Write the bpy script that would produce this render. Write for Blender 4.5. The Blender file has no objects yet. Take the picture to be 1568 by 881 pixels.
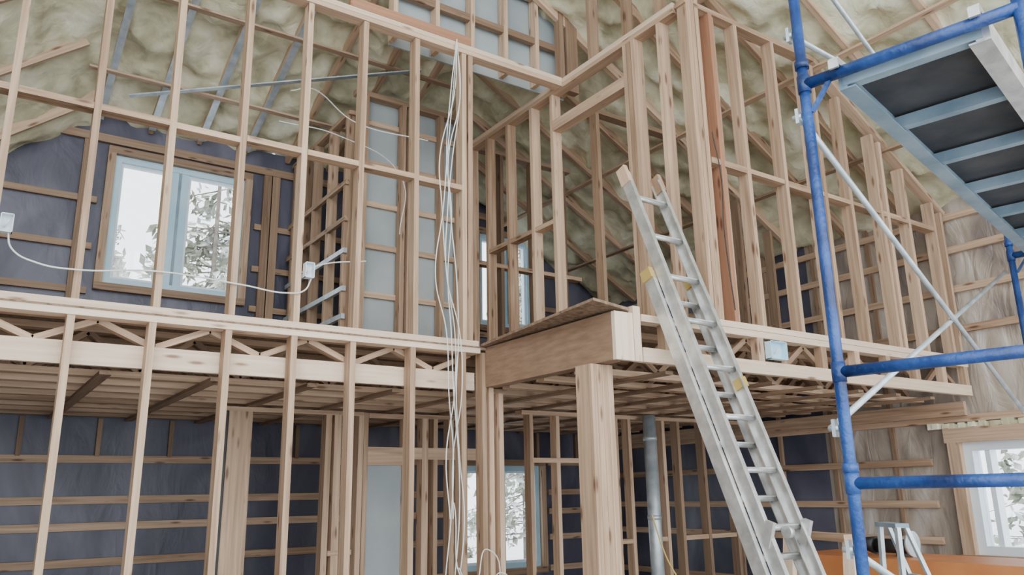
import bpy, math, random
from mathutils import Vector, Matrix, noise
random.seed(7)
S=bpy.context.scene
# ---------------------------------------------------------------- materials
def mat(name):
    m=bpy.data.materials.new(name); m.use_nodes=True
    nt=m.node_tree; b=nt.nodes['Principled BSDF']
    return m,nt,b
def N(nt,t,**k):
    n=nt.nodes.new(t)
    for a,v in k.items(): setattr(n,a,v)
    return n
def wood(name,light,dark,vs=1.0,rough=0.65):
    m,nt,b=mat(name)
    uv=N(nt,'ShaderNodeUVMap'); mp=N(nt,'ShaderNodeMapping'); mp.inputs['Scale'].default_value=(1.6,38,1)
    nt.links.new(uv.outputs[0],mp.inputs[0])
    n1=N(nt,'ShaderNodeTexNoise'); n1.inputs['Scale'].default_value=1.0; n1.inputs['Detail'].default_value=5; n1.inputs['Distortion'].default_value=0.6
    nt.links.new(mp.outputs[0],n1.inputs['Vector'])
    at=N(nt,'ShaderNodeAttribute'); at.attribute_name='bv'
    mx=N(nt,'ShaderNodeMix',data_type='RGBA'); mx.inputs[6].default_value=(*light,1); mx.inputs[7].default_value=(*dark,1)
    ad=N(nt,'ShaderNodeMath',operation='MULTIPLY_ADD'); ad.inputs[1].default_value=0.65*vs
    sc=N(nt,'ShaderNodeMath',operation='MULTIPLY_ADD'); sc.inputs[1].default_value=1.5; sc.inputs[2].default_value=-0.55
    nt.links.new(n1.outputs[0],sc.inputs[0]); nt.links.new(at.outputs['Fac'],ad.inputs[0]); nt.links.new(sc.outputs[0],ad.inputs[2])
    ad.use_clamp=True
    nt.links.new(ad.outputs[0],mx.inputs[0])
    mp2=N(nt,'ShaderNodeMapping'); mp2.inputs['Scale'].default_value=(3.2,14,1); nt.links.new(uv.outputs[0],mp2.inputs[0])
    vo=N(nt,'ShaderNodeTexVoronoi'); vo.inputs['Scale'].default_value=1.0; nt.links.new(mp2.outputs[0],vo.inputs['Vector'])
    cr=N(nt,'ShaderNodeValToRGB'); cr.color_ramp.elements[0].position=0.08; cr.color_ramp.elements[0].color=(0.28,0.18,0.13,1); cr.color_ramp.elements[1].position=0.2; cr.color_ramp.elements[1].color=(1,1,1,1)
    nt.links.new(vo.outputs['Distance'],cr.inputs[0])
    mu=N(nt,'ShaderNodeMix',data_type='RGBA',blend_type='MULTIPLY'); mu.inputs[0].default_value=0.85
    nt.links.new(mx.outputs[2],mu.inputs[6]); nt.links.new(cr.outputs[0],mu.inputs[7])
    nt.links.new(mu.outputs[2],b.inputs['Base Color'])
    b.inputs['Roughness'].default_value=rough
    return m
def noisy(name,cols,scale=5,rough=0.6,bump=0.0,bscale=20,metal=0,detail=4,dist=0.0,mapscale=(1,1,1)):
    m,nt,b=mat(name)
    g=N(nt,'ShaderNodeNewGeometry'); mp=N(nt,'ShaderNodeMapping'); mp.inputs['Scale'].default_value=mapscale
    nt.links.new(g.outputs['Position'],mp.inputs[0])
    n=N(nt,'ShaderNodeTexNoise'); n.inputs['Scale'].default_value=scale; n.inputs['Detail'].default_value=detail; n.inputs['Distortion'].default_value=dist
    nt.links.new(mp.outputs[0],n.inputs['Vector'])
    cr=N(nt,'ShaderNodeValToRGB'); e=cr.color_ramp.elements
    e[0].position=0.32; e[1].position=0.68
    e[0].color=(*cols[0],1); e[1].color=(*cols[-1],1)
    for i,c in enumerate(cols[1:-1]):
        x=e.new(0.32+0.36*(i+1)/(len(cols)-1)); x.color=(*c,1)
    nt.links.new(n.outputs[0],cr.inputs[0]); nt.links.new(cr.outputs[0],b.inputs['Base Color'])
    b.inputs['Roughness'].default_value=rough; b.inputs['Metallic'].default_value=metal
    if bump>0:
        n2=N(nt,'ShaderNodeTexNoise'); n2.inputs['Scale'].default_value=bscale; n2.inputs['Detail'].default_value=5; n2.inputs['Distortion'].default_value=dist
        nt.links.new(mp.outputs[0],n2.inputs['Vector'])
        bp=N(nt,'ShaderNodeBump'); bp.inputs['Strength'].default_value=bump; bp.inputs['Distance'].default_value=0.05
        nt.links.new(n2.outputs[0],bp.inputs['Height']); nt.links.new(bp.outputs[0],b.inputs['Normal'])
    return m
W=wood('spruce_lumber',(0.70,0.49,0.335),(0.30,0.185,0.112))
WL=wood('pale_lumber',(0.86,0.69,0.53),(0.62,0.44,0.31),0.6)
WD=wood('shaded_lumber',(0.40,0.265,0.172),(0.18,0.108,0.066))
WO=wood('reddish_board',(0.44,0.22,0.125),(0.27,0.125,0.07),0.7)
OSB=noisy('osb_sheathing',[(0.16,0.095,0.06),(0.26,0.17,0.11),(0.34,0.235,0.155)],30,0.8,0.2,60)
PLY=noisy('plywood',[(0.24,0.145,0.088),(0.34,0.215,0.138)],6,0.7,0.05,30,mapscale=(1,1,6))
FOAM=noisy('spray_foam',[(0.46,0.43,0.27),(0.74,0.70,0.48),(0.95,0.92,0.72)],3.4,0.75,0.45,9,detail=3,dist=0.5)
PURP=noisy('grey_purple_vapour_barrier',[(0.045,0.047,0.074),(0.08,0.08,0.115),(0.155,0.155,0.205)],1.6,0.42,0.35,3.5,detail=3,dist=0.8,mapscale=(1,1,.5))
POLY=noisy('clear_poly_sheeting',[(0.24,0.20,0.18),(0.42,0.35,0.28),(0.58,0.53,0.48)],2.6,0.32,0.6,6,detail=3,dist=1.2,mapscale=(1,1,.35))
GREY=noisy('grey_drywall',[(0.30,0.34,0.35),(0.41,0.45,0.45)],1.5,0.8,0.03,30)
ALU=noisy('aluminium',[(0.50,0.50,0.49),(0.76,0.76,0.74)],12,0.38,0.05,80,metal=0.6)
GALV=noisy('galvanised_steel',[(0.42,0.48,0.52),(0.66,0.72,0.76)],9,0.42,0.05,60,metal=0.45)
BLUE=noisy('blue_scaffold_paint',[(0.010,0.024,0.09),(0.013,0.05,0.20),(0.03,0.09,0.30)],7,0.35,0.15,50)
PLANKB=noisy('plank_underside_plywood',[(0.035,0.038,0.045),(0.075,0.075,0.08)],5,0.7,0.05,30)
PLANKR=noisy('plank_rail_paint',[(0.17,0.25,0.32),(0.30,0.39,0.46)],5,0.5,0.05,30)
WHITE=noisy('white_vinyl',[(0.72,0.80,0.86),(0.82,0.88,0.92)],3,0.45)
BLUEV=noisy('window_film_vinyl',[(0.40,0.64,0.78),(0.58,0.80,0.92)],2,0.45)
CAB=noisy('white_cable_jacket',[(0.70,0.70,0.68),(0.82,0.82,0.80)],3,0.5)
YEL=noisy('yellow_plastic',[(0.50,0.34,0.10),(0.60,0.42,0.14)],3,0.5)
ORG=noisy('orange_paint',[(0.52,0.18,0.06),(0.62,0.25,0.09)],3,0.5)
CONC=noisy('concrete',[(0.27,0.25,0.23),(0.38,0.36,0.33)],2,0.85,0.1,20)
SNOW=noisy('snow',[(0.8,0.82,0.85),(0.9,0.91,0.93)],1,0.8,0.2,3)
LEAF=noisy('conifer_foliage',[(0.16,0.17,0.13),(0.36,0.38,0.30),(0.88,0.9,0.92)],2.4,0.8)
BARK=noisy('bark',[(0.15,0.13,0.11),(0.26,0.22,0.19)],8,0.9,0.3,30)
BLK=noisy('black_plastic',[(0.012,0.012,0.014),(0.03,0.03,0.03)],4,0.5)
GLS,nt,b=mat('window_glass')
for n in list(nt.nodes):
    if n.type!='OUTPUT_MATERIAL': nt.nodes.remove(n)
tr=N(nt,'ShaderNodeBsdfTransparent'); gl=N(nt,'ShaderNodeBsdfGlossy'); gl.inputs['Roughness'].default_value=0.03
mxs=N(nt,'ShaderNodeMixShader'); mxs.inputs[0].default_value=0.05
nt.links.new(tr.outputs[0],mxs.inputs[1]); nt.links.new(gl.outputs[0],mxs.inputs[2])
nt.links.new(mxs.outputs[0],[n for n in nt.nodes if n.type=='OUTPUT_MATERIAL'][0].inputs[0])

# ---------------------------------------------------------------- mesher
class M:
    def __init__(s): s.v=[];s.f=[];s.uv=[];s.bv=[];s.mi=[];s.mats=[];s.sm=[]
    def m(s,mt):
        if mt not in s.mats: s.mats.append(mt)
        return s.mats.index(mt)
    def hexa(s,P,L,mt,r=None):
        i=len(s.v); s.v+= [tuple(p) for p in P]
        r=random.random() if r is None else r
        o=random.random()*40; k=s.m(mt)
        for q in ((0,3,2,1),(4,5,6,7),(0,1,5,4),(1,2,6,5),(2,3,7,6),(3,0,4,7)):
            s.f.append([i+a for a in q]); s.bv.append(r); s.mi.append(k); s.sm.append(False)
            for a in q:
                l=L[a]; s.uv+= [l[0]+o, l[1]+l[2]+o*0.37]
    def box(s,x0,x1,y0,y1,z0,z1,mt,r=None):
        P=[(x0,y0,z0),(x1,y0,z0),(x1,y1,z0),(x0,y1,z0),(x0,y0,z1),(x1,y0,z1),(x1,y1,z1),(x0,y1,z1)]
        d=(abs(x1-x0),abs(y1-y0),abs(z1-z0)); a=d.index(max(d)); o=[k for k in (0,1,2) if k!=a]
        s.hexa(P,[(p[a],p[o[0]],p[o[1]]) for p in P],mt,r)
    def beam(s,p0,p1,w,h,mt,up=(0,0,1),r=None):
        p0=Vector(p0);p1=Vector(p1);d=(p1-p0);L=d.length;d.normalize()
        u=Vector(up); sd=d.cross(u).normalized(); u=sd.cross(d).normalized()
        P=[];LL=[]
        for c,l in ((p0,0),(p1,L)):
            for a,b2 in ((-1,-1),(1,-1),(1,1),(-1,1)):
                P.append(c+sd*(a*w/2)+u*(b2*h/2)); LL.append((l,a*w/2,b2*h/2))
        s.hexa(P,LL,mt,r)
    def tube(s,p0,p1,rad,mt,n=14,r2=None,cap=True):
        p0=Vector(p0);p1=Vector(p1);d=(p1-p0);L=d.length;d.normalize()
        a=d.orthogonal().normalized(); b2=d.cross(a); i=len(s.v); r2=rad if r2 is None else r2
        r=random.random(); k=s.m(mt)
        for c,rr in ((p0,rad),(p1,r2)):
            for j in range(n):
                t=2*math.pi*j/n; s.v.append(tuple(c+a*math.cos(t)*rr+b2*math.sin(t)*rr))
        for j in range(n):
            q=(j,(j+1)%n,n+(j+1)%n,n+j); s.f.append([i+x for x in q]); s.bv.append(r); s.mi.append(k); s.sm.append(True)
            s.uv+= [0,j/n, 0,(j+1)/n, L,(j+1)/n, L,j/n]
        if cap:
            for q in ([i+x for x in reversed(range(n))],[i+n+x for x in range(n)]):
                s.f.append(q); s.bv.append(r); s.mi.append(k); s.sm.append(False); s.uv+=[0,0]*n
    def build(s,name,parent=None):
        me=bpy.data.meshes.new(name); me.from_pydata(s.v,[],s.f)
        for mt in s.mats: me.materials.append(mt)
        me.polygons.foreach_set('material_index',s.mi); me.polygons.foreach_set('use_smooth',s.sm)
        uv=me.uv_layers.new(name='UVMap'); uv.data.foreach_set('uv',s.uv)
        at=me.attributes.new('bv','FLOAT','FACE'); at.data.foreach_set('value',s.bv)
        me.update(); ob=bpy.data.objects.new(name,me); S.collection.objects.link(ob)
        if parent: ob.parent=parent
        return ob
def empty(name,loc=(0,0,0)):
    e=bpy.data.objects.new(name,None); S.collection.objects.link(e); return e
def j(a=0.004): return random.uniform(-a,a)
def studZ(m,x,y,z0,z1,wx=0.038,wy=0.089,mt=None):
    mt=mt or W
    m.beam((x+j(.006),y+j(.003),z0),(x+j(.009),y+j(.003),z1),wx,wy,mt,up=(0,1,0))

# ---------------------------------------------------------------- roof functions
def zB(x,y): return 8.0-0.35*y
def zR(x,y): return 7.9-0.55*x
def zL(x,y): return 9.4+0.8*x-0.6*y
def zroof(x,y): return min(zB(x,y),zR(x,y),zL(x,y))
YB=8.0; XR=7.0

m=M(); m.box(-3,XR+0.2,-1.2,YB+0.2,-0.15,0,CONC); m.build('floor')
m=M(); m.box(-40,50,-40,60,-0.45,-0.3,SNOW); m.build('snow_ground')

# ---------------------------------------------------------------- shell walls
def rects(a0,a1,z0,z1,holes,ex=()):
    A=sorted({a0,a1,*ex,*[h[0] for h in holes],*[h[1] for h in holes]}); Z=sorted({z0,z1,*[h[2] for h in holes],*[h[3] for h in holes]})
    out=[]
    for i in range(len(A)-1):
        for k in range(len(Z)-1):
            ca=(A[i]+A[i+1])/2; cz=(Z[k]+Z[k+1])/2
            if any(h[0]<ca<h[1] and h[2]<cz<h[3] for h in holes): continue
            out.append((A[i],A[i+1],Z[k],Z[k+1]))
    return out
winsB=[(0.90,2.13,3.60,4.88),(5.0,5.8,3.63,4.80),(4.68,5.85,0.82,1.97)]
m=M()
for a,b_,c,d in rects(-3,XR+0.15,0,5.25,winsB): m.box(a,b_,YB,YB+0.15,c,d,PURP)
def battensB(z,h=0.065,mt=W):
    segs=[(-3,XR)]
    for w in winsB:
        if w[2]-0.1<z<w[3]+0.1:
            ns=[]
            for s0,s1 in segs:
                if w[0]-0.12>s0: ns.append((s0,min(s1,w[0]-0.12)))
                if w[1]+0.12<s1: ns.append((max(s0,w[1]+0.12),s1))
            segs=ns
    for s0,s1 in segs: m.box(s0,s1,YB-0.04,YB-0.005,z-h/2,z+h/2,mt)
for z in (0.4,0.78,1.15,1.45,1.68,2.0): battensB(z+j(.02))
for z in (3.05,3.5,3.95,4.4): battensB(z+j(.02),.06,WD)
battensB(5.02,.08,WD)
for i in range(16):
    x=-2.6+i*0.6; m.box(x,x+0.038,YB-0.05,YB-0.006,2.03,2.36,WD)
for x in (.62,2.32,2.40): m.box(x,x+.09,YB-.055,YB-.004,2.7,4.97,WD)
m.build('wall_back')
m=M(); m.box(-2.35,-2.2,1.2,YB,0,5.0,PURP)  # unseen wall added on the open left side to cut daylight and darken the interior
for z in (0.4,1.0,1.6,2.2,3.0,3.6,4.2): m.box(-2.2,-2.16,1.2,YB-.1,z-.03,z+.03,W)
m.build('light_blocker_left')
m=M(); winX=(2.25,3.5,1.10,2.0)
for a,b_,c,d in rects(-1.2,YB,0,4.2,[winX],(4.8,)): m.box(XR,XR+0.15,a,b_,c,d,POLY if b_<=4.9 or c>2.3 else PURP)
for i,z in enumerate((0.35,0.75,1.2,1.5,1.85,2.2,2.95,3.3,3.65,3.95)):
    if 1.0<z<2.1:
        m.box(XR-0.04,XR-0.004,3.77,YB-.05,z-0.03,z+0.03,W); m.box(XR-0.04,XR-0.004,-1.2,2.1,z-0.03,z+0.03,W)
    else: m.box(XR-0.04,XR-0.004,-1.2,YB-.05,z-0.03,z+0.03,W)
for i in range(12):
    y=-0.8+i*0.61
    if 1.9<y<3.8: continue
    m.box(XR-0.03,XR-0.002,y,y+0.04,0.05,4.1,WD)
n=40
for i in range(n):
    y=2.0+1.75*i/n
    m.box(XR-0.04-random.random()*0.02,XR-0.003,y,y+1.75/n+0.006,2.12+j(.004),2.165+j(.012),FOAM)
m.build('wall_right')

def window_y(name,x0,x1,z0,z1,cx=None,fm=BLUEV):
    m=M(); y0=YB-0.005; y1=YB+0.12; t=0.06
    m.box(x0,x1,y0,y1,z0,z0+t,fm); m.box(x0,x1,y0,y1,z1-t,z1,fm); m.box(x0,x0+t,y0,y1,z0+t,z1-t,fm); m.box(x1-t,x1,y0,y1,z0+t,z1-t,fm)
    if cx:
        m.box(cx-0.085,cx+0.085,y0+0.01,y1,z0+t,z1-t,fm); m.box(cx-0.012,cx+0.012,y0-.004,y0+.01,z0+t,z1-t,PLANKR)
        for a,b_ in ((x0+t,cx-.085),(cx+.085,x1-t)):
            s=.025
            m.box(a,b_,y0+.03,y0+.08,z0+t,z0+t+s,WHITE); m.box(a,b_,y0+.03,y0+.08,z1-t-s,z1-t,WHITE); m.box(a,a+s,y0+.03,y0+.08,z0+t+s,z1-t-s,WHITE); m.box(b_-s,b_,y0+.03,y0+.08,z0+t+s,z1-t-s,WHITE)
    m.box(x0+t,x1-t,y0+0.085,y0+0.09,z0+t,z1-t,GLS)
    b=0.07; yy0=YB-0.06; yy1=YB-0.006
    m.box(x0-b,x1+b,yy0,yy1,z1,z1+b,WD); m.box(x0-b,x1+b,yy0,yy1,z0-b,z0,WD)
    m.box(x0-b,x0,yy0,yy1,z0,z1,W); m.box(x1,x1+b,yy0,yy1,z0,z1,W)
    m.build(name)
window_y('window_1',*winsB[0],cx=1.50)
window_y('window_2',*winsB[1],cx=5.45)
window_y('window_3',*winsB[2],cx=5.27)
m=M(); y0,y1,z0,z1=winX; t=0.07; xa=XR-0.01; xb=XR+0.12
m.box(xa,xb,y0,y1,z0,z0+t,WHITE); m.box(xa,xb,y0,y1,z1-t,z1,WHITE); m.box(xa,xb,y0,y0+t,z0+t,z1-t,WHITE); m.box(xa,xb,y1-t,y1,z0+t,z1-t,WHITE)
m.box(xa+.02,xb,y1-0.2,y1-0.16,z0+t,z1-t,WHITE)
m.box(XR+0.07,XR+0.076,y0+t,y1-t,z0+t,z1-t,GLS)
m.box(XR-0.07,XR-0.004,y0-0.12,y1+0.12,z1,z1+0.12,W); m.box(XR-0.07,XR-0.004,y0-0.12,y1+0.12,z0-0.12,z0,W); m.box(XR-0.07,XR-0.004,y1,y1+0.10,z0,z1,W)
m.build('window_4')

# ---------------------------------------------------------------- roof
X0,X1,Y0,Y1,st=-2.2,XR+0.1,-0.7,YB+0.1,0.05
nx=int((X1-X0)/st);ny=int((Y1-Y0)/st)
vs=[];fs=[]
for i in range(nx+1):
    for k in range(ny+1):
        x=X0+(X1-X0)*i/nx; y=Y0+(Y1-Y0)*k/ny
        z=zroof(x,y)
        b1=abs(noise.noise(Vector((x*2.3,y*2.3,1)))); b2=abs(noise.noise(Vector((x*5.2,y*5.2,5))))
        n=0.19*b1+0.09*b2-0.075
        vs.append((x,y,z+0.05+n))
for i in range(nx):
    for k in range(ny):
        a=i*(ny+1)+k; fs.append((a,a+ny+1,a+ny+2,a+1))
me=bpy.data.meshes.new('ceiling'); me.from_pydata(vs,[],fs); me.materials.append(FOAM)
me.polygons.foreach_set('use_smooth',[True]*len(fs)); me.update()
S.collection.objects.link(bpy.data.objects.new('ceiling',me))
m=M()
x=-0.2
while x<4.6:
    y=YB-0.02; pts=[]
    while y>-.6:
        if zB(x,y)<=zR(x,y) and zB(x,y)<=zL(x,y): pts.append(y)
        y-=0.05
    if len(pts)>4:
        m.beam((x,pts[0],zB(x,pts[0])-0.0),(x,pts[-1],zB(x,pts[-1])-0.0),0.042,0.10,W)
    x+=0.46
for y in (7.3,6.4,5.5,4.6):
    xl=max((-1.4+.25*y)/.8,-2); xr=min((0.35*y-0.1)/0.55,4.6)
    if xr>xl: m.beam((xl,y,zB(0,y)-0.065),(xr,y,zB(0,y)-0.065),0.065,0.02,W)
y=-0.6
while y<7.9:
    xl=max((0.35*y-0.1)/0.55,-1.5)
    m.beam((xl,y,zR(xl,y)-0.0),(XR-.02,y,zR(XR-.02,y)-0.0),0.042,0.10,W)
    y+=0.61
for x in (6.2,5.3,4.4,3.5,2.6,1.7):
    yu=min((0.55*x+0.1)/0.35,7.9)
    m.beam((x,-.6,zR(x,0)-0.07),(x,yu,zR(x,0)-0.07),0.065,0.02,W)
for y in (7.7,7.1,6.5,5.9):
    xr=(-1.4+.25*y)/.8
    m.beam((-2.1,y,zL(-2.1,y)),(xr,y,zL(xr,y)),0.04,0.10,W)
m.build('roof_rafters')
m=M()
for x in (.72,1.18,1.64,2.10):
    ya_=7.9; yb_=4.9
    m.beam((x,ya_,zB(x,ya_)-0.06),(x,yb_,zB(x,yb_)-0.06),0.06,0.012,GALV)
m.beam((.9,7.5,zroof(.9,7.5)-.09),(3.3,6.3,zroof(3.3,6.3)-.09),.05,.012,GALV)
m.build('ceiling_furring_channel')

# ---------------------------------------------------------------- wall A
YA=4.71; yc=YA+0.0445
SX=[-1.21,-0.81,-0.405,0.005,0.411,0.817,1.232,1.628,2.022,2.443,2.837]
m=M()
for x in SX: studZ(m,x,yc,2.70,4.94)
studZ(m,2.885,yc,2.70,4.94)
for a,b_ in zip(SX[:-1],SX[1:]):
    z=3.83+j(.012); m.box(a+.019,b_-.019,YA+.002,YA+.087,z-.019,z+.019,W)
m.box(-1.6,3.79,YA,YA+.089,4.945,4.983,W); m.box(-1.6,3.79,YA,YA+.089,4.985,5.023,WL)
m.box(-1.6,2.95,YA,YA+.089,2.66,2.70,WL)
m.box(1.9,2.9,YA+.0,YA+.04,5.026,5.10,WO)
m.build('stud_wall_loft')
m=M()
for x in SX: studZ(m,x-0.01,yc,0.04,2.612)
for x in (3.0,3.045,3.13): studZ(m,x,yc+0.0,0.04,2.62 if x<3.05 else 2.34)
m.box(-1.6,2.96,YA-.005,YA+.10,2.612,2.650,WL)
m.box(-1.6,2.96,YA-.012,YA+.10,2.650,2.659,OSB)
m.box(-1.6,2.96,YA,YA+.089,0.0,0.04,W)
m.build('stud_wall_lower')

# ---------------------------------------------------------------- floor system
m=M()
def truss(y,x0,x1,rim=False):
    m.box(x0,x1,y,y+.089,2.62,2.658,W)
    if rim: m.box(x0,x1,y,y+.04,2.365,2.49,WL)
    else: m.box(x0,x1,y,y+.089,2.36,2.398,W)
    zb=2.49 if rim else 2.398
    x=x0+.05; up=True
    while x+0.3<x1:
        m.beam((x,y+.045,zb if up else 2.62),(x+.3,y+.045,2.62 if up else zb),.065,.036,W if rim else WD,up=(0,0,1))
        x+=.3; up=not up
truss(4.82,-1.6,2.98,True)
y=5.2
while y<7.9: truss(y,-1.6,6.95); y+=.36
for y in (3.75,4.15,4.55,4.9): truss(y,3.1,6.95)
m.build('floor_trusses')
m=M(); m.box(-1.6,6.98,4.82,YB-.01,2.66,2.68,OSB); m.box(3.14,6.98,3.44,4.82,2.66,2.68,OSB); m.build('floor_loft')
m=M()
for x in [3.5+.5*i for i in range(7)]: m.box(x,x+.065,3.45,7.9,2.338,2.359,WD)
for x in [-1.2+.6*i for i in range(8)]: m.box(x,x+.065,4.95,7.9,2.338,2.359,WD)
m.box(XR-.09,XR-.045,3.4,7.9,2.22,2.335,W)
m.build('ceiling_strapping')

# ---------------------------------------------------------------- landing
m=M()
m.box(3.0,3.045,3.36,4.70,2.375,2.655,PLY)
m.box(3.05,3.09,3.40,4.70,2.375,2.655,PLY)
m.box(3.0,3.14,3.33,3.358,2.375,2.655,WL,0.0)
m.box(3.145,3.20,3.33,3.37,2.375,2.70,WL,.2)
P=[(2.83,3.31,2.690),(3.10,3.31,2.660),(3.12,4.70,2.660),(2.96,4.70,2.660),(2.83,3.31,2.706),(3.10,3.31,2.678),(3.12,4.70,2.678),(2.96,4.70,2.678)]
m.hexa(P,[(p[1],p[0],p[2]) for p in P],OSB)
m.build('landing_platform')
m=M()
for dx in (0,1,2,3): m.box(2.95+dx*.042,2.95+dx*.042+.04,3.50,3.64,0,2.37,W,random.uniform(.1,.6))
m.build('support_post')

# ---------------------------------------------------------------- wall B
YBf=3.33; yb=YBf+.045
def topB(x): return min(5.0,zR(x,0)-.08)
m=M()
for x in (3.83,3.872,3.914): studZ(m,x,yb,2.70,5.3)
studZ(m,4.06,yb,2.70,topB(4.06)-.04,mt=WO); studZ(m,4.10,yb+.02,2.70,topB(4.1)-.04)
BX=[4.33,4.74,5.14,5.22,5.55,5.96,6.05,6.36,6.77,6.9]
for x in BX: studZ(m,x,yb,2.70,topB(x)-.04)
xx=[3.93,4.33,4.74,5.14,5.55,5.96,6.36,6.77]
for a,b_ in zip(xx[:-1],xx[1:]):
    m.box(a+.02,b_-.02,YBf+.002,YBf+.087,3.79+j(.01),3.83,W)
m.box(3.8,5.27,YBf,YBf+.089,4.96,5.0,W)
m.beam((5.27,yb,4.98),(6.97,yb,topB(6.97)),.089,.04,W)
m.box(3.75,6.95,YBf,YBf+.089,2.66,2.70,WL); m.box(3.21,6.95,YBf,YBf+.089,2.615,2.657,WL)
m.box(3.21,6.95,YBf,YBf+.045,2.375,2.46,WL)
for x in (3.42,3.85,4.27,4.5,4.95,5.35,5.75,6.15,6.55,6.9): m.box(x-.03,x+.03,YBf+.001,YBf+.06,2.46,2.615,W)
x=3.3;up=True
while x<6.7: m.beam((x,YBf+.075,2.40 if up else 2.61),(x+.3,YBf+.075,2.61 if up else 2.40),.03,.036,WD); x+=.3; up=not up
m.build('stud_wall_landing')

m=M(); XC=3.84
def studC(y,z0=2.70,z1=4.94,mt=W,w=.038): m.beam((XC+j(),y,z0),(XC+j(),y+j(.006),z1),w,.089,mt,up=(1,0,0))
for y in (3.60,3.86,3.90,3.95,4.88,5.18,5.55,5.90,6.20): studC(y)
m.box(XC-.045,XC+.045,3.44,6.24,4.94,4.98,W); m.box(XC-.045,XC+.045,3.44,6.24,4.98,5.02,WL)
m.box(XC-.045,XC+.045,3.96,4.87,4.60,4.69,W)
for a,b_ in ((4.9,5.17),(5.2,5.53),(5.57,5.88)): m.box(XC-.04,XC+.04,a,b_,3.79,3.83,W)
m.box(XC-.045,XC+.045,4.86,6.24,2.68,2.70,W)
for y in (3.60,3.95,4.35): studC(y,5.02,zR(XC,y)-.04,WD)
m.build('stud_wall_loft_side')
m=M()
x=4.3
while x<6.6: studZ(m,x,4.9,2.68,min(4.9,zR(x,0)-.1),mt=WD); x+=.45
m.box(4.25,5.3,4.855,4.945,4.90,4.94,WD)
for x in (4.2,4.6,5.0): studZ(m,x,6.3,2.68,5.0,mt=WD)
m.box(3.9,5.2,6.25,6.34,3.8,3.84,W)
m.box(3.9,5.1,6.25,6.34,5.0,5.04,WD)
m.build('stud_wall_loft_inner')

m=M()
m.box(2.35,4.05,5.02,5.035,5.02,6.5,GREY)
for x in (2.36,2.72,3.05,3.38,3.7,4.02): studZ(m,x,4.965,5.03,6.3,mt=W)
for z in (5.42,5.85): m.box(2.36,4.0,4.93,4.975,z,z+.06,WD)
m.box(3.98,4.10,4.86,4.93,5.03,6.0,WD); m.box(3.9,3.95,4.86,4.93,5.03,6.0,WD)
m.build('wall_upper_partition')

m=M()
m.box(2.78,3.75,6.36,6.375,2.70,5.3,GREY)
for x in (2.67,2.72,3.10,3.18,3.52,3.72): studZ(m,x,6.30,2.68,5.25,wx=.045)
for z in (2.95,3.35,3.8,4.2,4.6,5.0): m.box(2.72,3.72,6.325,6.355,z,z+.05,W)
m.box(2.62,3.76,6.26,6.35,5.25,5.30,WD)
m.build('wall_closet_front')
m=M()
for y in (6.45,6.85,7.25,7.55,7.85): m.beam((2.65,y,2.68),(2.65,y,5.1),.04,.09,W if y<7 else WD,up=(1,0,0))
for z in (2.9,3.15,3.4,3.75,4.05,4.4): m.box(2.60,2.635,6.4,7.95,z,z+.045,GALV if z<4 else W)
m.box(2.61,2.69,6.4,7.95,5.1,5.14,W)
m.build('wall_closet_side')

# ---------------------------------------------------------------- lower partitions
def part(name,studs,xa_,xb_,extra=()):
    m=M()
    for x,w in studs: studZ(m,x,6.3,0.04,2.30,wx=w,wy=.1,mt=W)
    m.box(xa_,xb_,6.25,6.35,2.30,2.335,W); m.box(xa_,xb_,6.25,6.35,0,.04,W)
    for e in extra: m.box(*e)
    m.build(name)
part('wall_lower_partition_left',((1.70,.07),(1.80,.12),(2.47,.05),(2.56,.06),(2.75,.045)),1.6,2.78,[(2.5,2.7,6.25,6.35,1.2,1.24,W),(1.64,1.66,6.22,6.35,0.04,2.3,BLK)])  # last extra: thin black strip painted in for a dark gap beside the studs
part('wall_lower_partition_right',((3.23,.045),(3.36,.06),(3.46,.04),(3.62,.05),(3.76,.05),(4.1,.05)),3.20,4.2,[(3.25,4.1,6.25,6.35,1.95,2.05,W)])
m=M(); m.box(2.83,3.15,6.29,6.32,0.95,1.90,GREY); m.box(2.83,3.15,6.27,6.33,.90,.95,W); m.box(2.79,2.83,6.27,6.335,.0,2.33,W); m.box(3.15,3.19,6.27,6.335,.0,2.33,W); m.box(2.83,3.15,6.29,6.32,0.02,0.90,GREY); m.box(2.83,3.15,6.27,6.34,1.90,2.05,W); m.box(2.83,3.15,6.26,6.34,2.29,2.33,W)
m.build('door_1')
m=M()
for x in (4.0,4.28,4.75,4.95,5.12,5.42,5.55,5.75,6.1,6.5): studZ(m,x,5.6,0.04,2.30,mt=W if x<5.6 else WD)
m.box(3.9,6.9,5.55,5.65,2.30,2.335,W); m.box(4.0,4.75,5.55,5.65,1.9,1.94,W)
for a,b_ in zip((4.95,5.42,5.75,6.1,6.5),(5.12,5.55,6.1,6.5,6.9)): m.box(a+.02,b_-.02,5.56,5.64,1.2,1.24,W)
m.build('wall_lower_inner')
m=M(); m.tube((5.27,5.45,0.0),(5.27,5.45,2.33),.06,GALV,24)
for z in (.7,1.4,2.1): m.tube((5.27,5.45,z),(5.27,5.45,z+.04),.064,GALV,24)
m.build('vent_duct_pipe')

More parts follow.
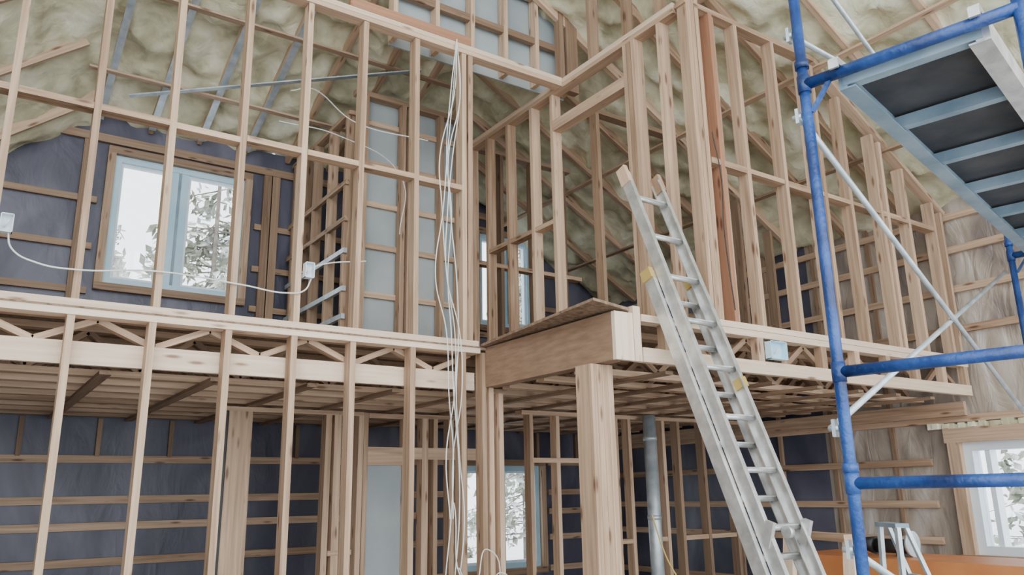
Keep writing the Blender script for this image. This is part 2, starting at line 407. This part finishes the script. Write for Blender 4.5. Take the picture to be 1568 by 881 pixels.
# ---------------------------------------------------------------- extension ladder
lad=empty('extension_ladder')
cx=3.47
def LP(z,off=0):
    y=3.24+(z-2.648)/2.6
    n=Vector((0,-1,1/2.6)).normalized()
    return Vector((0,y,z))+n*off
def section(name,z0,z1,half,off,tips):
    m=M()
    for sx in (-1,1):
        a=LP(z0,off)+Vector((cx+sx*half,0,0)); b=LP(z1,off)+Vector((cx+sx*half,0,0))
        m.beam(a,b,.006,.075,ALU,up=(0,-1,.385))
        for o in (-.035,.035):
            nn=Vector((0,-1,.385)).normalized()*o
            m.beam(a+nn+Vector((sx*-.012,0,0)),b+nn+Vector((sx*-.012,0,0)),.028,.006,ALU,up=(0,-1,.385))
        d=(b-a).normalized()
        if tips:
            m.beam(b-d*.05,b+d*.02,.034,.08,YEL,up=(0,-1,.385)); m.beam(a-d*.02,a+d*.06,.06,.09,BLK,up=(0,-1,.385))
        else:
            m.beam(b-d*.08,b+d*.05,.03,.078,W,up=(0,-1,.385))
            if sx>0:
                q=a+(b-a)*.56; m.beam(q-d*.03,q+d*.03,.034,.078,YEL,up=(0,-1,.385))
    z=z0+.16
    while z<z1-.05:
        c=LP(z,off); m.tube(c+Vector((cx-half,0,0)),c+Vector((cx+half,0,0)),.016,ALU,12)
        m.beam(c+Vector((cx-half,0,.012)),c+Vector((cx+half,0,.012)),.034,.008,ALU,up=(0,-.1,1))
        z+=.2844
    m.build(name,lad)
section('base_section',0.02,2.92,.180,0.0,True)
section('fly_section',0.42,3.60,.150,0.082,False)
m=M()
for sx in (-1,1):
    c=LP(1.35,.07)+Vector((cx+sx*.145,0,0)); m.beam(c,c+Vector((0,-.04,.12)),.025,.045,ALU)
c=LP(1.4,.115); m.tube(c+Vector((cx-.015,0,0)),c+Vector((cx+.015,0,0)),.03,ALU,16)
m.build('rung_locks',lad)

# ---------------------------------------------------------------- scaffold
sc=empty('scaffold_tower')
BD=Vector((.976,.216,0)).normalized(); FD=Vector((.216,-.976,0)).normalized()
P1=Vector((2.51,1.64,0)); FW=.72; L=3.3
m=M(); R=.0205
z3,z2,z1_=1.65+1.502,1.65+.391,1.65+.0135
for b0 in (0,L):
    a=P1+BD*b0; c=a+FD*FW
    for q in (a,c):
        m.tube(q+Vector((0,0,.12)),q+Vector((0,0,4.1)),R,BLUE,18)
        for z in (1.70,3.22): m.tube(q+Vector((0,0,z)),q+Vector((0,0,z+.03)),R+.006,BLUE,18)
        m.tube(q+Vector((0,0,0)),q+Vector((0,0,.14)),R*.8,GALV,12); m.box(q.x-.06,q.x+.06,q.y-.06,q.y+.06,0,.012,GALV)
    for z in (z3,z2,z1_,1.25,.8,.35,3.62,4.05):
        if b0>0 and z in (z1_,1.25,z2): continue
        m.tube(a+Vector((0,0,z)),c+Vector((0,0,z)),R*(1.0 if z!=z3 else 1.1),BLUE,18)
    for z in (z3,z2,z1_): m.tube(a+Vector((0,0,z-.035)),a+Vector((0,0,z+.035)),R+.004,BLUE,18)
    m.beam(a+FD*.02+Vector((0,0,z3-.12)),a+FD*.10+Vector((0,0,z3-.01)),.015,.015,BLUE)
m.build('frames',sc)
m=M()
def flat(p,q,r=.0125): m.tube(p,q,r,GALV,10)
o=-FD*.03; o2=FD*.03
for side,oo in ((0,o),(FW,o2)):
    a=P1+FD*side+oo; bfar=a+BD*L
    flat(a+Vector((0,0,1.65+1.38)),bfar+Vector((0,0,1.65+.35))); flat(a+Vector((0,0,1.65+.2))+oo*.6,bfar+Vector((0,0,1.65+1.40))+oo*.6)
    flat(a+Vector((0,0,1.45)),bfar+Vector((0,0,.35))); flat(a+Vector((0,0,.35))+oo*.6,bfar+Vector((0,0,1.45))+oo*.6)
    flat(a+Vector((0,0,3.38)),bfar+Vector((0,0,4.0)),.011); flat(a+Vector((0,0,3.95))+oo*.6,bfar+Vector((0,0,3.4))+oo*.6,.011)
    for z in (3.03,1.85,3.38,1.45): m.tube(a-oo*.3+Vector((0,0,z)),a+oo*.9+Vector((0,0,z)),.011,GALV,8); m.beam(a+oo*.2+Vector((0,0,z-.03)),a+oo*.2+Vector((0,0,z+.03)),.012,.03,GALV,up=tuple(BD))
m.build('cross_braces',sc)
m=M()
f0,f1=.13,.60; zp=z3-.01
for f in (f0,f1):
    rm=PLANKR if f==f0 else ALU
    a=P1+FD*f+Vector((0,0,zp))
    m.beam(a+BD*.04,a+BD*(L-.04),.03 if f==f0 else .045,.085,rm); m.beam(a+BD*.04+Vector((0,0,-.04))+FD*(.02 if f==f0 else -.02),a+BD*(L-.04)+Vector((0,0,-.04))+FD*(.02 if f==f0 else -.02),.05,.006,rm)
    for b0 in (.0,L):
        e=a+BD*b0; g=1 if b0==0 else -1
        m.beam(e-BD*.03*g+Vector((0,0,.045)),e+BD*.07*g+Vector((0,0,.045)),.035,.03,ALU); m.beam(e-BD*.035*g+Vector((0,0,.05)),e-BD*.035*g+Vector((0,0,.015)),.035,.012,ALU,up=tuple(BD))
k=.06
while k<L:
    a=P1+BD*k+Vector((0,0,zp-.005)); m.beam(a+FD*f0,a+FD*f1,.045,.05,PLANKR); k+=.53
a=P1+FD*(f0+f1)/2+Vector((0,0,zp+.038)); m.beam(a+BD*.05,a+BD*(L-.05),f1-f0-.03,.012,PLANKB)
m.build('platform',sc)

# ---------------------------------------------------------------- cables
def cable(name,pts,r=.004,mt=CAB):
    cu=bpy.data.curves.new(name,'CURVE'); cu.dimensions='3D'; cu.bevel_depth=r; cu.bevel_resolution=2
    for P in pts:
        sp=cu.splines.new('BEZIER'); sp.bezier_points.add(len(P)-1)
        for q,bp in zip(P,sp.bezier_points): bp.co=q; bp.handle_left_type=bp.handle_right_type='AUTO'
    cu.materials.append(mt); ob=bpy.data.objects.new(name,cu); S.collection.objects.link(ob); return ob
strands=[]
for k in range(5):
    P=[]; x=2.63+k*.02
    for i,z in enumerate((5.0,4.5,4.0,3.6,3.1,2.72,2.3,1.9,1.5,1.1,.8)):
        P.append((x+math.sin(i*(1.1+.13*k)+k*1.9)*.038+(-.03 if 1<i<5 else 0.03),4.62+j(.03),z))
    P[0]=(2.76,4.69,5.03)
    if k in (1,3): P=P[:9]
    strands.append(P)
strands+= [[(2.72,4.6,1.2),(2.9,4.62,.95),(3.05,4.6,1.15),(3.1,4.62,.8)],[(2.7,4.63,1.6),(2.82,4.6,1.1),(2.95,4.62,1.3),(2.98,4.62,.7)]]
cable('electrical_cable_bundle',strands,.0042)
cable('electrical_cable',[[(.07,4.69,3.02),(.1,4.69,2.92),(.22,4.68,2.86),(.40,4.68,2.85),(.8,4.69,2.90),(1.28,4.69,2.885),(1.55,4.69,2.87),(1.66,4.69,2.90),(1.70,4.69,2.98)],
 [(1.68,4.82,3.05),(1.85,4.9,3.15),(2.2,5.0,3.25)]],.005)
cable('ceiling_cable',[[(1.6,5.0,4.4),(1.9,5.3,4.62),(2.3,5.5,4.55),(2.9,5.4,4.5)],[(1.9,6.2,4.75),(2.4,6.1,4.7),(3.0,6.1,4.45),(3.0,6.1,3.9)],[(.6,5.0,6.0),(.62,5.0,5.3),(.75,5.2,5.05)]],.005)
cable('extension_cord',[[(3.95,3.25,2.75),(3.96,3.29,3.3),(4.0,3.31,3.7),(3.95,3.31,4.0)]],.004,BLK)
cable('yellow_cord',[[(3.75,3.9,1.5),(3.8,3.85,1.25),(3.9,3.8,1.0),(3.85,3.8,.5)]],.005,YEL)
def ebox(name,x,y,z,w=.06,h=.10,mt=None):
    m=M(); mt=mt or WHITE; t=.004
    m.box(x-w/2,x+w/2,y+.045,y+.049,z-h/2,z+h/2,mt)
    m.box(x-w/2,x-w/2+t,y,y+.045,z-h/2,z+h/2,mt); m.box(x+w/2-t,x+w/2,y,y+.045,z-h/2,z+h/2,mt)
    m.box(x-w/2,x+w/2,y,y+.045,z-h/2,z-h/2+t,mt); m.box(x-w/2,x+w/2,y,y+.045,z+h/2-t,z+h/2,mt)
    m.tube((x-.012,y+.03,z-.02),(x+.012,y+.01,z+.02),.006,CAB,8); m.build(name)
ebox('electrical_box',.06,4.66,3.05); ebox('electrical_box',1.68,4.66,3.03)
ebox('switch_box',4.39,3.28,2.535,.17,.12,BLUEV)

# ---------------------------------------------------------------- things low right
m=M()
x0,x1,y0,y1=5.5,6.1,2.50,4.2
m.box(x0,x1,y0,y1,1.13,1.16,ORG); m.box(x0,x0+.03,y0,y1,1.0,1.13,ORG); m.box(x1-.03,x1,y0,y1,1.0,1.13,ORG)
for x in (x0+.04,x1-.11):
    for y in (y0+.05,3.2,y1-.12): m.box(x,x+.07,y,y+.07,0,1.13,W)
m.box(x0+.05,x1-.05,y0+.05,y1-.05,.3,.33,PLY)
m.build('workbench')
m=M()
bx=Vector((4.68,2.80,0)); A=Vector((.55,.83,0)).normalized(); B=Vector((.83,-.55,0)).normalized()
tp=1.42
for s in (-.11,.11):
    m.beam(bx+A*s*1.4-B*.10,bx+A*s-B*.05+Vector((0,0,tp)),.022,.04,GALV,up=tuple(A)); m.beam(bx+A*s*1.4+B*.48,bx+A*s+B*.0+Vector((0,0,tp)),.02,.03,GALV,up=tuple(A))
for i in range(1,5):
    t=i/5; w=.11*(1.4-.4*t); c=bx-B*(.10*(1-t)+.05*t)+Vector((0,0,tp*t)); m.beam(c-A*w,c+A*w,.06,.02,ALU)
    c=bx+B*(.48*(1-t))+Vector((0,0,tp*t)); m.beam(c-A*w,c+A*w,.02,.02,ALU)
m.beam(bx-A*.13-B*.03+Vector((0,0,tp+.01)),bx+A*.13-B*.03+Vector((0,0,tp+.01)),.08,.025,PLANKR)
m.build('stepladder')
m=M()
hx=Vector((4.22,3.02,0))
m.beam(hx+Vector((-.1,-.28,1.38)),hx+Vector((.1,.28,1.38)),.09,.04,W)
for s in (-1,1):
    for k in (-1,1): m.beam(hx+Vector((k*.2+s*.08,s*.28,0)),hx+Vector((s*.07,s*.25,1.36)),.04,.07,WL,up=(0,1,0))
    m.beam(hx+Vector((-.14+s*.08,s*.27,.5)),hx+Vector((.14+s*.08,s*.27,.5)),.02,.08,WL)
m.build('sawhorse')
m=M(); zt=1.16; m.tube((5.75,3.35,zt+.07),(5.75,3.62,zt+.07),.05,BLK,16); m.tube((5.75,3.62,zt+.07),(5.75,3.78,zt+.09),.065,BLK,16,.03); m.tube((5.75,3.33,zt+.09),(5.75,3.35,zt+.09),.09,GALV,20); m.box(5.71,5.79,3.4,3.45,zt+.001,zt+.06,BLK)
m.build('power_tool')
m=M(); m.tube((1.18,5.3,0),(1.18,5.3,.9),.045,BLK,16); m.tube((1.18,5.3,.9),(1.18,5.3,1.02),.045,BLK,16,.018); m.tube((1.18,5.3,0),(1.18,5.3,.03),.12,BLK,16); m.build('jack_stand')

# ---------------------------------------------------------------- trees
def tree(x,y,h,seed):
    random.seed(seed); m=M(); m.tube((x,y,-.3),(x,y,h),.08,BARK,10,.02)
    kk=m.m(LEAF)
    for w_ in range(85):
        t=random.random(); zc=.8+(h-.8)*t; a=random.random()*6.283; L_=(1-t)*h*.2+.4
        d=Vector((math.cos(a),math.sin(a),random.uniform(-.35,.15))); sd=Vector((-math.sin(a),math.cos(a),0))
        m.tube((x,y,zc),Vector((x,y,zc))+d*L_,.015,BARK,5,.004)
        for q in range(46):
            u=random.random(); c=Vector((x,y,zc))+d*L_*(.15+.9*u)+sd*random.gauss(0,.13)+Vector((0,0,random.gauss(-.04,.08)))
            l=random.uniform(.05,.15); r1=Vector((random.uniform(-1,1),random.uniform(-1,1),random.uniform(-1,1))).normalized(); r2=r1.orthogonal().normalized()
            i0=len(m.v); m.v+=[tuple(c-r1*l),tuple(c+r2*l*.5),tuple(c+r1*l),tuple(c-r2*l*.5)]
            m.f.append([i0,i0+1,i0+2,i0+3]); m.bv.append(.5); m.mi.append(kk); m.sm.append(False); m.uv+=[0,0]*4
    m.build('conifer_tree')
for i,(x,y,h) in enumerate(((3.3,14,9.0),(4.9,16,10.5),(1.8,17,6.8),(9.9,13.5,9),(12,17,9),(7.5,18,9),(14,5,7),(15,3,8))): tree(x,y,h,i)
random.seed(3)

# ---------------------------------------------------------------- lights
w=bpy.data.worlds.new('overcast_sky'); S.world=w; w.use_nodes=True; nt=w.node_tree; bg=nt.nodes['Background']
bg.inputs[0].default_value=(0.87,0.945,1.0,1); bg.inputs[1].default_value=4.0
sd=bpy.data.lights.new('sun','SUN'); sd.energy=1.2; sd.angle=math.radians(55); sd.color=(1,.98,.95)
so=bpy.data.objects.new('sun',sd); S.collection.objects.link(so); so.location=(-3,-6,6)
so.rotation_euler=Vector((.30,.85,-.20)).to_track_quat('-Z','Y').to_euler()

# ---------------------------------------------------------------- camera
fw=Vector((.549,.797,.2507)).normalized(); rt=Vector((.826,-.563,-.0175)); rt=(rt-fw*rt.dot(fw)).normalized(); up=rt.cross(fw)
cam=bpy.data.cameras.new('camera'); cam.sensor_width=36; cam.lens=28.0; cam.clip_start=.05
co=bpy.data.objects.new('camera',cam); S.collection.objects.link(co)
mt=Matrix((rt,up,-fw)).transposed().to_4x4(); mt.translation=Vector((0,0,1.65)); co.matrix_world=mt
S.camera=co
